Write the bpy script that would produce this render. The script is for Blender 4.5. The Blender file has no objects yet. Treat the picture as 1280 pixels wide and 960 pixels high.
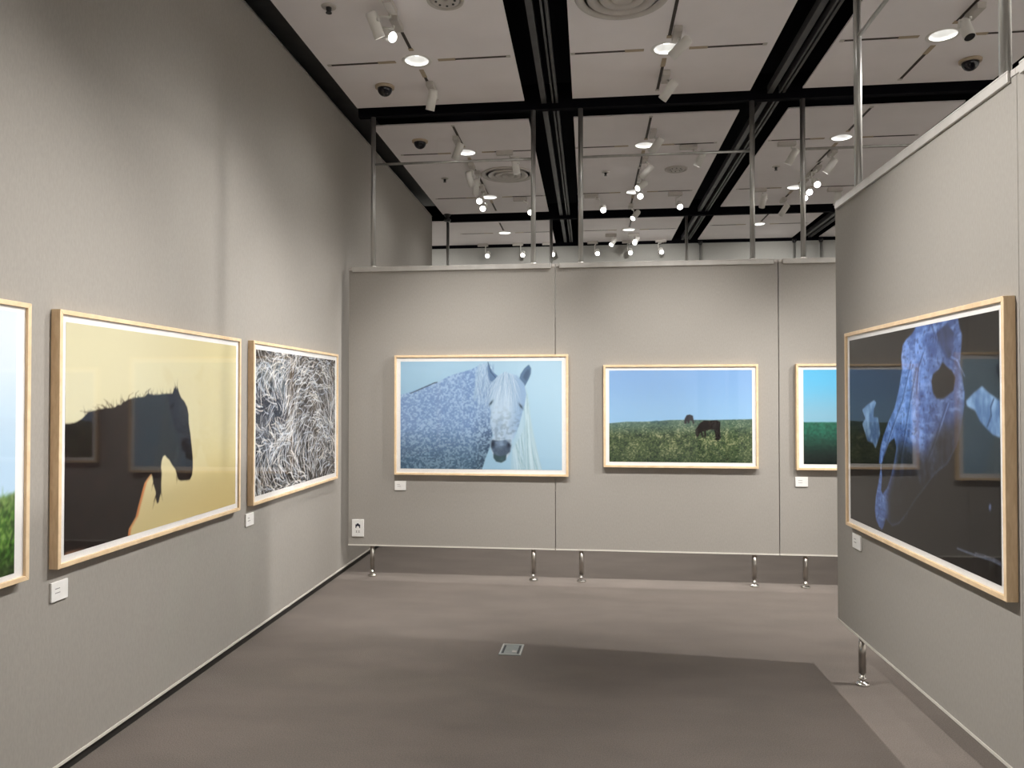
import bpy, bmesh, math, random
import numpy as np
from mathutils import Vector, Matrix

SC = bpy.context.scene
COL = SC.collection
random.seed(7)
RNG = np.random.default_rng(11)

# ------------------------------------------------------------------ measures (metres)
SKEW = 0.0157                  # the partition row and the ceiling grid sit 0.9 degrees off square to the long wall
WALL_X = -2.149                # face of the long left wall
ROW_W = 6.431                  # face of the partition row across the room
SIDE_X, SIDE_A = 1.4777, 0.0114
ZC = 4.043                     # underside of the ceiling panels
Z_BOT, Z_TOP = 0.2626, 2.656   # partitions hang between these heights

# ------------------------------------------------------------------ materials
def nt(name):
    m = bpy.data.materials.new(name); m.use_nodes = True
    t = m.node_tree; t.nodes.clear()
    return m, t, t.nodes.new('ShaderNodeOutputMaterial')

def bsdf(t, out, col, rough=.6, metal=0., spec=.5):
    b = t.nodes.new('ShaderNodeBsdfPrincipled')
    b.inputs['Base Color'].default_value = (*col, 1)
    b.inputs['Roughness'].default_value = rough
    b.inputs['Metallic'].default_value = metal
    b.inputs['Specular IOR Level'].default_value = spec
    t.links.new(b.outputs[0], out.inputs[0])
    return b

def noise_col(t, b, c1, c2, scale, detail=4, stretch=(1, 1, 1), lo=.35, hi=.65, bump=0., coords='Object'):
    tc = t.nodes.new('ShaderNodeTexCoord'); mp = t.nodes.new('ShaderNodeMapping')
    mp.inputs['Scale'].default_value = stretch
    n = t.nodes.new('ShaderNodeTexNoise'); n.inputs['Scale'].default_value = scale; n.inputs['Detail'].default_value = detail
    r = t.nodes.new('ShaderNodeValToRGB')
    r.color_ramp.elements[0].position = lo; r.color_ramp.elements[0].color = (*c1, 1)
    r.color_ramp.elements[1].position = hi; r.color_ramp.elements[1].color = (*c2, 1)
    t.links.new(tc.outputs[coords], mp.inputs[0]); t.links.new(mp.outputs[0], n.inputs['Vector'])
    t.links.new(n.outputs[0], r.inputs[0]); t.links.new(r.outputs[0], b.inputs['Base Color'])
    if bump:
        bp = t.nodes.new('ShaderNodeBump'); bp.inputs['Strength'].default_value = bump; bp.inputs['Distance'].default_value = .004
        t.links.new(n.outputs[0], bp.inputs['Height']); t.links.new(bp.outputs[0], b.inputs['Normal'])
    return r

def simple(name, col, rough=.6, metal=0., spec=.5):
    m, t, o = nt(name); bsdf(t, o, col, rough, metal, spec); return m

def noisy(name, c1, c2, scale, rough=.8, stretch=(1, 1, 1), bump=0., spec=.3, metal=0., lo=.35, hi=.65):
    m, t, o = nt(name); b = bsdf(t, o, c1, rough, metal, spec)
    noise_col(t, b, c1, c2, scale, 4, stretch, lo, hi, bump); return m

def emissive(name, col, strength):
    m, t, o = nt(name); e = t.nodes.new('ShaderNodeEmission')
    e.inputs[0].default_value = (*col, 1); e.inputs[1].default_value = strength
    t.links.new(e.outputs[0], o.inputs[0]); return m

def fabric(name, c):
    m, t, o = nt(name); b = bsdf(t, o, c, .92, 0, .15)
    d = tuple(x * .95 for x in c); l = tuple(min(1, x * 1.04) for x in c)
    r = noise_col(t, b, d, l, 130, 3, (1, 1, .35), .3, .7, .10)
    return m

def carpet():
    m, t, o = nt('carpet_pile'); b = bsdf(t, o, CARPET, .97, 0, .1)
    d = tuple(x * .78 for x in CARPET); l = tuple(x * 1.2 for x in CARPET)
    noise_col(t, b, d, l, 190, 3, (1, 1, 1), .3, .7, .5)
    ramp = [n for n in t.nodes if n.type == 'VALTORGB'][0]
    tc = [n for n in t.nodes if n.type == 'TEX_COORD'][0]
    mp = t.nodes.new('ShaderNodeMapping'); mp.inputs['Scale'].default_value = (.9, 1.8, 1)
    n2 = t.nodes.new('ShaderNodeTexNoise'); n2.inputs['Scale'].default_value = 2.2; n2.inputs['Detail'].default_value = 7
    r2 = t.nodes.new('ShaderNodeValToRGB')
    r2.color_ramp.elements[0].position = .38; r2.color_ramp.elements[0].color = (.93, .93, .93, 1)
    r2.color_ramp.elements[1].position = .62; r2.color_ramp.elements[1].color = (1.04, 1.03, 1.03, 1)
    mx = t.nodes.new('ShaderNodeMix'); mx.data_type = 'RGBA'; mx.blend_type = 'MULTIPLY'; mx.inputs[0].default_value = 1
    t.links.new(tc.outputs['Object'], mp.inputs[0]); t.links.new(mp.outputs[0], n2.inputs['Vector']); t.links.new(n2.outputs[0], r2.inputs[0])
    t.links.new(ramp.outputs[0], mx.inputs[6]); t.links.new(r2.outputs[0], mx.inputs[7]); t.links.new(mx.outputs[2], b.inputs['Base Color'])
    return m

def wood():
    m, t, o = nt('pale_oak'); b = bsdf(t, o, (.7, .5, .3), .55, 0, .3)
    tc = t.nodes.new('ShaderNodeTexCoord'); mp = t.nodes.new('ShaderNodeMapping'); mp.inputs['Scale'].default_value = (3, 14, 3)
    n = t.nodes.new('ShaderNodeTexNoise'); n.inputs['Scale'].default_value = 6; n.inputs['Detail'].default_value = 6
    n.inputs['Distortion'].default_value = .6
    r = t.nodes.new('ShaderNodeValToRGB')
    r.color_ramp.elements[0].position = .3; r.color_ramp.elements[0].color = (.70, .51, .31, 1)
    r.color_ramp.elements[1].position = .7; r.color_ramp.elements[1].color = (.83, .64, .42, 1)
    t.links.new(tc.outputs['Object'], mp.inputs[0]); t.links.new(mp.outputs[0], n.inputs['Vector']); t.links.new(n.outputs[0], r.inputs[0])
    t.links.new(r.outputs[0], b.inputs['Base Color']); return m

def glazing_mat():
    m, t, o = nt('acrylic_glazing')
    g = t.nodes.new('ShaderNodeBsdfGlossy'); g.inputs['Roughness'].default_value = .03
    tr = t.nodes.new('ShaderNodeBsdfTransparent'); f = t.nodes.new('ShaderNodeFresnel'); f.inputs[0].default_value = 1.5
    mx = t.nodes.new('ShaderNodeMixShader')
    ge = t.nodes.new('ShaderNodeNewGeometry'); mu = t.nodes.new('ShaderNodeMath'); mu.operation = 'SUBTRACT'; mu.use_clamp = True
    t.links.new(f.outputs[0], mu.inputs[0]); t.links.new(ge.outputs['Backfacing'], mu.inputs[1])   # reflect at the outer face only
    t.links.new(mu.outputs[0], mx.inputs[0]); t.links.new(tr.outputs[0], mx.inputs[1]); t.links.new(g.outputs[0], mx.inputs[2])
    t.links.new(mx.outputs[0], o.inputs[0]); return m

def print_mat():
    m, t, o = nt('photo_print'); b = bsdf(t, o, (1, 1, 1), .7, 0, .1)
    a = t.nodes.new('ShaderNodeAttribute'); a.attribute_name = 'ink'
    t.links.new(a.outputs['Color'], b.inputs['Base Color']); return m

CARPET = (.168, .146, .130)
M = {}
M['fabric'] = fabric('grey_wall_fabric', (.335, .315, .288))
M['wall'] = fabric('grey_wall_covering', (.335, .315, .288))
M['pale'] = fabric('pale_wall_covering', (.78, .76, .72))
M['farwall'] = fabric('grey_far_wall_covering', (.36, .36, .34))
M['carpet'] = carpet()
M['ceil'] = noisy('ceiling_board', (.84, .805, .81), (.87, .835, .84), 3, .9, bump=0, spec=.1)
M['void'] = simple('black_void_paint', (.0022, .0022, .0042), .8, 0, .08)
M['rail'] = noisy('dark_rail', (.065, .065, .066), (.085, .085, .085), 8, .45, spec=.4)
M['alu'] = noisy('satin_aluminium', (.70, .68, .64), (.78, .76, .72), 12, .36, stretch=(1, 1, .2), metal=.85)
M['edge'] = simple('pale_edge_profile', (.70, .67, .61), .5, .15)
M['rail_alu'] = noisy('brushed_rail', (.56, .54, .51), (.62, .60, .57), 12, .5, stretch=(1, 1, .2), metal=.45)
M['pole'] = noisy('satin_pole', (.46, .46, .45), (.54, .54, .52), 20, .34, stretch=(1, 1, .1), metal=.8)
M['chrome'] = simple('chromed_steel', (.62, .60, .57), .16, 1)
M['tube'] = noisy('brushed_tube', (.40, .37, .34), (.46, .43, .40), 20, .3, stretch=(1, 1, .1), metal=1)
M['white'] = noisy('white_enamel', (.74, .73, .70), (.78, .77, .74), 10, .4)
M['offwhite'] = noisy('grey_white_plastic', (.52, .49, .46), (.56, .53, .50), 10, .5)
M['beige'] = noisy('beige_cover', (.42, .34, .25), (.46, .38, .28), 10, .6)
M['slot'] = simple('track_slot', (.035, .026, .02), .6)
M['black'] = simple('black_plastic', (.012, .012, .014), .35)
M['dome'] = simple('smoked_dome', (.006, .006, .012), .06)
M['oak'] = wood()
M['mat'] = noisy('white_mat_board', (.84, .83, .82), (.87, .86, .85), 30, .8)
M['card'] = noisy('white_card', (.80, .79, .77), (.84, .83, .81), 40, .7)
M['ink'] = simple('grey_ink', (.22, .21, .2), .8)
M['darkink'] = simple('dark_ink', (.02, .02, .04), .8)
M['glass'] = glazing_mat()
M['print'] = print_mat()
M['lens'] = emissive('lamp_lens', (1., .97, .92), 14)
M['down'] = emissive('downlight_diffuser', (1., .98, .93), 4.5)
M['reflector'] = simple('downlight_reflector', (.60, .60, .59), .4, .1)
M['baseboard'] = noisy('dark_skirting', (.02, .019, .018), (.03, .028, .026), 10, .5)
M['steel'] = noisy('brushed_steel', (.34, .36, .34), (.42, .44, .42), 25, .42, stretch=(1, 6, 1), metal=.75)

# ------------------------------------------------------------------ mesh helpers
def box(bm, x0, x1, y0, y1, z0, z1, mi=0):
    v = [bm.verts.new(p) for p in ((x0,y0,z0),(x1,y0,z0),(x1,y1,z0),(x0,y1,z0),(x0,y0,z1),(x1,y0,z1),(x1,y1,z1),(x0,y1,z1))]
    for f in ((3,2,1,0),(4,5,6,7),(0,1,5,4),(1,2,6,5),(2,3,7,6),(3,0,4,7)):
        bm.faces.new([v[i] for i in f]).material_index = mi
    return v

def frame_axes(d):
    d = Vector(d).normalized()
    a = Vector((0, 0, 1)) if abs(d.z) < .9 else Vector((1, 0, 0))
    u = d.cross(a).normalized(); return d, u, d.cross(u).normalized()

def lathe(bm, profile, origin, axis, n=24, mi=0, close=(True, True)):
    """profile: (distance along axis, radius) pairs"""
    d, u, w = frame_axes(axis); o = Vector(origin); rings = []
    for h, r in profile:
        rings.append([bm.verts.new(o + d * h + (u * math.cos(2*math.pi*k/n) + w * math.sin(2*math.pi*k/n)) * r) for k in range(n)])
    for a, b in zip(rings, rings[1:]):
        for k in range(n):
            f = bm.faces.new((a[k], a[(k+1) % n], b[(k+1) % n], b[k])); f.smooth = True; f.material_index = mi
    if close[0]: bm.faces.new(rings[0][::-1]).material_index = mi
    if close[1]: bm.faces.new(rings[-1]).material_index = mi

def rod(bm, a, b, r, n=16, mi=0):
    a, b = Vector(a), Vector(b); lathe(bm, [(0, r), ((b-a).length, r)], a, b-a, n, mi)

def obj(name, bm, mat, parent=None, smooth=None, bevel=0., segs=2):
    me = bpy.data.meshes.new(name)
    bmesh.ops.recalc_face_normals(bm, faces=bm.faces[:])
    bm.to_mesh(me); bm.free()
    for m in (mat if isinstance(mat, (list, tuple)) else [mat]): me.materials.append(m)
    o = bpy.data.objects.new(name, me); COL.objects.link(o)
    if parent: o.parent = parent
    if bevel:
        b = o.modifiers.new('edge', 'BEVEL'); b.width = bevel; b.segments = segs; b.limit_method = 'ANGLE'; b.angle_limit = math.radians(40)
    return o

def tag(o, label=None, cat=None, group=None, kind=None):
    for k, v in (('label', label), ('category', cat), ('group', group), ('kind', kind)):
        if v: o[k] = v
    return o

def thing(name, label, cat, loc=(0, 0, 0), rz=0., group=None):
    o = bpy.data.objects.new(name, None); COL.objects.link(o); o.empty_display_size = .05
    o.location = loc; o.rotation_euler = (0, 0, rz)
    return tag(o, label, cat, group)

def struct(name, bm, mat, rz=0., **k):
    o = obj(name, bm, mat, **k); o.rotation_euler = (0, 0, rz); o['kind'] = 'structure'; return o

BM = bmesh.new
def W(u, w):            # a point given along and across the skewed grid -> world x, y
    return (u*math.cos(SKEW) + w*math.sin(SKEW), -u*math.sin(SKEW) + w*math.cos(SKEW))
# ------------------------------------------------------------------ outlines of the pictured animals, as fractions of the print
BLACK = [(-0.0049,0.5632),(0.0189,0.562),(0.044,0.5669),(0.0697,0.5817),(0.0872,0.6007),(0.096,0.6094),(0.1139,0.6135),(0.1412,0.6201),(0.1738,0.6259),(0.2073,0.6252),(0.22,0.6306),(0.2269,0.6381),(0.2468,0.6397),(0.2549,0.6511),(0.267,0.6558),(0.2824,0.6654),(0.3085,0.6722),(0.3351,0.6751),(0.3677,0.6771),(0.381,0.6903),(0.3922,0.6954),(0.4012,0.6904),(0.4356,0.6875),(0.4708,0.6929),(0.507,0.6942),(0.5316,0.6944),(0.5416,0.718),(0.5542,0.7364),(0.5567,0.715),(0.5605,0.7344),(0.5669,0.7237),(0.5759,0.6969),(0.5888,0.672),(0.6083,0.6533),(0.6282,0.6201),(0.6375,0.5813),(0.6402,0.5259),(0.651,0.4698),(0.6618,0.391),(0.6687,0.3345),(0.67,0.2784),(0.6646,0.2345),(0.651,0.2121),(0.6282,0.2114),(0.6083,0.2145),(0.5888,0.2166),(0.572,0.2268),(0.5656,0.244),(0.5605,0.2609),(0.5542,0.2833),(0.5316,0.3131),(0.5168,0.3394),(0.5009,0.3539),(0.4888,0.369),(0.4768,0.362),(0.4684,0.3369),(0.466,0.306),(0.4708,0.2741),(0.4672,0.2226),(0.4684,0.1808),(0.4589,0.1514),(0.4531,0.1266),(0.4449,0.1231),(0.4379,0.1451),(0.4356,0.1867),(0.4217,0.2301),(0.4171,0.2636),(0.4091,0.2831),(0.3956,0.2699),(0.3732,0.2432),(0.3622,0.21),(0.3513,0.1721),(0.3372,0.1252),(0.3265,0.0831),(0.3085,0.0578),(0.2907,0.0329),(0.2845,-0.0189),(-0.0049,-0.0261)]
BLACK_CHEST = [(0.4091,0.2831),(0.3956,0.2699),(0.3732,0.2432),(0.3622,0.21),(0.3513,0.1721),(0.3372,0.1252),(0.3265,0.0831),(0.3085,0.0578),(0.2907,0.0329),(0.2845,-0.0092)]
BLACK_HAIRS = [[(0.1928,0.6283),(0.1785,0.6518),(0.1644,0.6686)],[(0.1785,0.6267),(0.155,0.6382),(0.132,0.6431)],[(0.096,0.6076),(0.0784,0.6117),(0.0611,0.6157)],[(0.2073,0.6271),(0.1928,0.6442),(0.1738,0.6611)],[(0.319,0.6741),(0.3222,0.6948),(0.3372,0.7078)],[(0.3677,0.6822),(0.3766,0.7023),(0.3956,0.7126)],[(0.3899,0.6944),(0.3922,0.7126),(0.4035,0.7209)],[(0.2824,0.6654),(0.2876,0.6848),(0.3085,0.6977)],[(0.4356,0.1661),(0.4263,0.1371),(0.4194,0.1027)],[(0.4449,0.2057),(0.4356,0.1559),(0.424,0.1171)],[(0.4637,0.192),(0.4708,0.1595),(0.4768,0.1323)],[(0.5618,0.2446),(0.5644,0.2227),(0.5631,0.2067)],[(0.424,0.2502),(0.4171,0.2207),(0.4126,0.196)],[(0.1513,0.6208),(0.1384,0.6302),(0.1274,0.6322)]]
BLACK_FOOT = [(-0.0049,-0.0046),(0.0065,0.0093),(0.0483,0.0058),(0.1094,-0.001),(0.1094,-0.0164),(-0.0049,-0.0218)]
GREY_BODY = [(-0.0069,0.6853),(0.0425,0.7045),(0.1216,0.7484),(0.2004,0.7996),(0.2447,0.8113),(0.2987,0.8579),(0.3772,0.8986),(0.4359,0.919),(0.4945,0.9596),(0.553,0.9018),(0.592,0.7285),(0.592,0.6418),(0.5725,0.5405),(0.5822,0.425),(0.5725,0.2804),(0.5579,0.2007),(0.5335,0.1065),(0.5091,-0.0096),(-0.0069,-0.0172)]
GREY_EARL = [(0.5481,0.9987),(0.5579,0.9452),(0.5822,0.8946),(0.6163,0.8513),(0.6017,0.7863),(0.5579,0.8223),(0.5452,0.9162)]
GREY_EARR = [(0.7986,0.967),(0.8131,0.931),(0.8112,0.8806),(0.7977,0.8301),(0.7744,0.7667),(0.7376,0.8228),(0.7493,0.8805),(0.7715,0.9309)]
GREY_HEAD = [(0.5822,0.7718),(0.6309,0.8586),(0.6794,0.8876),(0.7279,0.866),(0.7715,0.7868),(0.7841,0.7004),(0.7744,0.5995),(0.7551,0.4985),(0.7376,0.3975),(0.7134,0.3107),(0.694,0.2528),(0.6921,0.1951),(0.6794,0.1372),(0.66,0.1009),(0.6406,0.0674),(0.6066,0.067),(0.5822,0.0999),(0.5783,0.1359),(0.5627,0.2008),(0.5666,0.2659),(0.5822,0.3094),(0.5608,0.4248),(0.5647,0.5405),(0.555,0.6127),(0.5608,0.6994)]
GREY_MUZZLE = [(0.5725,0.2732),(0.6114,0.2635),(0.66,0.2741),(0.6891,0.2239),(0.6862,0.1662),(0.662,0.137),(0.6581,0.0864),(0.6309,0.0644),(0.5997,0.0727),(0.5822,0.1143),(0.5822,0.1504),(0.5647,0.208)]
GREY_CHIN = [(0.5822,0.1432),(0.6211,0.1192),(0.662,0.137),(0.6561,0.0893),(0.6309,0.0644),(0.5997,0.0727),(0.5822,0.1042)]
GREY_MANE = [(0.7667,0.8012),(0.7909,0.7149),(0.8006,0.6285),(0.8102,0.4989),(0.8247,0.3694),(0.8392,0.2544),(0.8518,0.1394),(0.8489,-0.0046),(0.6891,-0.0069),(0.694,0.224),(0.7182,0.3108),(0.7473,0.4696),(0.7715,0.5995)]
GREY_NECKMANE = [(0.4847,0.9596),(0.5433,0.9856),(0.592,0.8152),(0.5822,0.7284),(0.5335,0.7138),(0.4945,0.757),(0.4701,0.6267),(0.4554,0.6411),(0.4701,0.8293)]
GREY_STROKE = [(0.0623,0.7031),(0.1018,0.7265),(0.1364,0.7499),(0.1807,0.7777),(0.2122,0.7996),(0.2299,0.8055)]
HORIZON = [(-0.0068,0.4177),(0.1178,0.4368),(0.2327,0.4382),(0.3469,0.4449),(0.4168,0.4564),(0.5558,0.4606),(0.728,0.4599),(1.0043,0.4695),(1.0069,-0.0129),(-0.007,-0.0244)]
GRAZER = [(0.6679,0.4552),(0.7108,0.4503),(0.7537,0.4602),(0.775,0.4404),(0.7774,0.3938),(0.7806,0.3007),(0.7805,0.2541),(0.7617,0.2444),(0.7471,0.2522),(0.7447,0.3001),(0.738,0.3533),(0.7234,0.3584),(0.6805,0.3445),(0.683,0.2991),(0.6778,0.2617),(0.67,0.2696),(0.6676,0.3363),(0.6547,0.3361),(0.664,0.2668),(0.6546,0.2693),(0.6444,0.3253),(0.6357,0.3118),(0.6288,0.2822),(0.6176,0.2687),(0.6107,0.298),(0.6065,0.3514),(0.6204,0.3851),(0.6377,0.4254)]
FARHORSE = [(0.5473,0.5115),(0.5689,0.5184),(0.5905,0.5052),(0.5964,0.445),(0.6006,0.4156),(0.5903,0.4182),(0.5843,0.4516),(0.5696,0.4581),(0.5661,0.4286),(0.5574,0.4204),(0.5515,0.4512),(0.5427,0.4176),(0.5315,0.4174),(0.5298,0.4443),(0.5342,0.4778)]
FARBUSH = [(0.2943,0.4348),(0.3075,0.4444),(0.3382,0.4529),(0.3539,0.4449),(0.3539,0.4342),(0.2943,0.4308)]
SKULL_EYE = [(0.7188,0.8311),(0.6983,0.8026),(0.6615,0.7817),(0.6507,0.7517),(0.6615,0.6985),(0.6827,0.676),(0.7188,0.6749),(0.7488,0.6912),(0.7779,0.7092),(0.7894,0.7626),(0.7702,0.7919),(0.7438,0.8077)]
SKULL_ORBIT = [(0.6827,0.9569),(0.6931,0.9221),(0.7289,0.8744),(0.7537,0.8434),(0.7683,0.8496),(0.7798,0.8845),(0.7827,0.9414),(0.7488,0.989)]
BONE_A = [(0.2329,0.6669),(0.2511,0.6536),(0.2283,0.617),(0.2252,0.5806),(0.2632,0.5778),(0.2751,0.5383),(0.281,0.4943),(0.2632,0.4571),(0.2405,0.4171),(0.2175,0.4437),(0.1702,0.4484),(0.1459,0.4929),(0.1212,0.5382),(0.1508,0.5679),(0.1212,0.6137),(0.1702,0.643)]
BONE_B = [(0.9207,0.7251),(0.9534,0.6985),(0.9965,0.6729),(1.0079,0.6667),(1.0079,0.533),(0.9693,0.5425),(0.9372,0.5663),(0.9082,0.5911),(0.8869,0.6307),(0.8474,0.6466),(0.8411,0.6673),(0.8782,0.6985)]
BONE_CRACK = [(0.9732,0.6758),(0.9598,0.6462),(0.9614,0.6137),(0.9437,0.5733)]
TWIG = [(0.7897,0.0721),(0.8381,0.0723),(0.8802,0.0737),(0.9285,0.0777),(0.967,0.0796),(1.0039,0.0736)]
SPECK = [(0.9518,0.2901),(0.9579,0.2789),(0.9518,0.2557),(0.9464,0.2733)]
SKULL_LINES = [[(0.5191,0.8436),(0.4568,0.6655),(0.3775,0.5276),(0.3,0.3724)],[(0.5549,0.8096),(0.5069,0.6499),(0.4695,0.5011),(0.4309,0.3641)],[(0.7389,0.6547),(0.6983,0.5647),(0.6561,0.4711),(0.6123,0.3892)],[(0.601,0.8773),(0.5666,0.809),(0.5549,0.6985)],[(0.6561,0.9942),(0.6774,0.9388),(0.7389,0.8517),(0.7875,0.8268),(0.8248,0.7615)]]
SKULL = [(0.5724,1.0213),(0.6774,1.0289),(0.8016,1.017),(0.8109,0.9662),(0.8248,0.9294),(0.8174,0.86),(0.8119,0.8112),(0.8248,0.7545),(0.8357,0.6985),(0.8321,0.6427),(0.8156,0.572),(0.7922,0.4923),(0.7389,0.4067),(0.6703,0.3585),(0.608,0.2898),(0.5305,0.2069),(0.4719,0.1318),(0.4228,0.0802),(0.3716,0.0549),(0.3209,0.0791),(0.3017,0.0283),(0.2878,0.012),(0.2653,0.023),(0.2409,0.0509),(0.2307,0.1001),(0.2409,0.1712),(0.2653,0.2527),(0.2794,0.3059),(0.285,0.3406),(0.2695,0.3452),(0.281,0.4232),(0.3072,0.4876),(0.3499,0.5603),(0.3978,0.6307),(0.4309,0.7153),(0.4568,0.8144),(0.4504,0.8727),(0.4632,0.9296),(0.4883,0.9516),(0.5312,0.975)]
SKULL_GAP = [(0.2878,0.341),(0.3209,0.4039),(0.3518,0.4568),(0.3949,0.4852),(0.4102,0.4384),(0.3872,0.3548),(0.3663,0.2988),(0.3344,0.2315),(0.2975,0.1953),(0.285,0.2097),(0.2934,0.2744)]
SKULL_FADE = [(0.429,0.4723),(0.4165,0.439),(0.3949,0.3478),(0.3716,0.2874),(0.3518,0.2348),(0.3344,0.1818),(0.3425,0.101),(0.3113,0.0267),(0.519,0.051),(0.8031,0.2782),(0.8552,0.5515),(0.8248,0.6005),(0.7389,0.5672),(0.6668,0.5174),(0.601,0.4342)]
# ------------------------------------------------------------------ the photographs' contents, painted as ink colour on a fine mesh
class Pic:
    def __init__(s, w, h, col):
        s.w, s.h = w, h
        s.a = np.empty((h, w, 3)); s.a[:] = np.array(col) / 255.
        s.U, s.V = np.meshgrid((np.arange(w) + .5) / w, 1 - (np.arange(h) + .5) / h)
    def mask(s, poly, blur=0, ss=3):
        W_, H_ = s.w*ss, s.h*ss
        P = np.array(poly, float); X = P[:, 0]*W_; Y = (1 - P[:, 1])*H_
        m = np.zeros((H_, W_), bool); xs = np.arange(W_) + .5
        for j in range(H_):
            y = j + .5
            c = []
            for i in range(len(X)):
                x0, y0, x1, y1 = X[i-1], Y[i-1], X[i], Y[i]
                if (y0 > y) != (y1 > y): c.append(x0 + (y - y0)*(x1 - x0)/(y1 - y0))
            c.sort()
            for q in range(0, len(c) - 1, 2): m[j] |= (xs >= c[q]) & (xs < c[q+1])
        f = m.reshape(s.h, ss, s.w, ss).mean((1, 3))
        for _ in range(blur):
            p = np.pad(f, 1, mode='edge')
            f = (p[:-2, 1:-1] + p[2:, 1:-1] + p[1:-1, :-2] + p[1:-1, 2:] + p[1:-1, 1:-1]) / 5
        return f
    def put(s, m, col):
        col = np.array(col, float)
        if col.ndim == 1: col = col / 255.
        s.a = s.a*(1 - m[..., None]) + col*m[..., None]
    def fill(s, poly, col, blur=0, alpha=1.): s.put(s.mask(poly, blur)*alpha, col)
    def noise(s, sx, sy, seed=0, octaves=1):
        out = np.zeros((s.h, s.w)); amp = 1.; tot = 0.
        for o in range(octaves):
            r = np.random.default_rng(seed*31 + o); gx, gy = max(2, int(sx*2**o)), max(2, int(sy*2**o))
            g = r.random((gy + 2, gx + 2))
            fx = s.U*gx; fy = (1 - s.V)*gy; ix = fx.astype(int); iy = fy.astype(int)
            tx = fx - ix; ty = fy - iy; tx = tx*tx*(3 - 2*tx); ty = ty*ty*(3 - 2*ty)
            out += amp*(g[iy, ix]*(1-tx)*(1-ty) + g[iy, ix+1]*tx*(1-ty) + g[iy+1, ix]*(1-tx)*ty + g[iy+1, ix+1]*tx*ty)
            tot += amp; amp *= .55
        return out / tot
    def stroke(s, pts, wid, col, alpha=1., taper=True):
        """a tapering hair; pts in picture coordinates, wid in cells"""
        P = [(x*s.w, (1 - y)*s.h) for x, y in pts]; n = len(P) - 1; col = np.array(col)/255.
        for i in range(n):
            (x0, y0), (x1, y1) = P[i], P[i+1]
            w = wid*(1 - .75*(i + .5)/n) if taper else wid
            r = w + 1.5
            a0, a1 = int(max(0, min(x0, x1) - r)), int(min(s.w, max(x0, x1) + r + 1))
            b0, b1 = int(max(0, min(y0, y1) - r)), int(min(s.h, max(y0, y1) + r + 1))
            if a0 >= a1 or b0 >= b1: continue
            X, Y = np.meshgrid(np.arange(a0, a1) + .5, np.arange(b0, b1) + .5)
            dx, dy = x1 - x0, y1 - y0; L = dx*dx + dy*dy + 1e-9
            t = np.clip(((X - x0)*dx + (Y - y0)*dy)/L, 0, 1)
            d = np.hypot(X - x0 - t*dx, Y - y0 - t*dy)
            m = (np.clip(w/2 + .5 - d, 0, 1)*min(1, alpha*(w if w < 1 else 1)))[..., None]
            s.a[b0:b1, a0:a1] = s.a[b0:b1, a0:a1]*(1 - m) + col*m
    def linear(s):
        a = np.clip(s.a, 0, 1)
        return np.where(a <= .04045, a/12.92, ((a + .055)/1.055)**2.4)

def lerp(a, b, t): return np.array(a)/255.*(1 - t[..., None]) + np.array(b)/255.*t[..., None]
def sstep(a, b, x):
    t = np.clip((x - a)/(b - a), 0, 1); return t*t*(3 - 2*t)

def curl(x, y, ang, length, bend, n=7):
    pts = [(x, y)]
    for i in range(n):
        ang += bend/n; x += math.cos(ang)*length/n; y += math.sin(ang)*length/n*1.55; pts.append((x, y))
    return pts

def pic_black_horse():
    p = Pic(360, 230, (226, 218, 178))
    p.a = lerp((220, 214, 180), (228, 216, 164), sstep(.2, 1, p.U)*.8)
    p.a = p.a*(1 - .10*sstep(.5, 0, p.V)[..., None]*np.array([.2, .7, 1.8]))
    p.fill(BLACK_CHEST + [(x + .012, y + .004) for x, y in BLACK_CHEST[::-1]], (205, 95, 40), 3, .8)
    m = p.mask(BLACK)
    n = p.noise(30, 20, 3, 3)
    p.put(m, lerp((22, 15, 15), (36, 24, 21), n))
    p.fill(BLACK_FOOT, (215, 165, 130), 4, .75)
    for h in BLACK_HAIRS: p.stroke(h, 1.3, (40, 25, 15), .8)
    r = random.Random(5)
    for i in range(60):
        k = r.randrange(4, 28); x, y = BLACK[k]
        p.stroke(curl(x + r.uniform(-.01, .01), y - .004, r.uniform(1.2, 2.6), r.uniform(.008, .03), r.uniform(-.8, .8), 4), .9, (30, 20, 15), .7)
    return p

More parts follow.
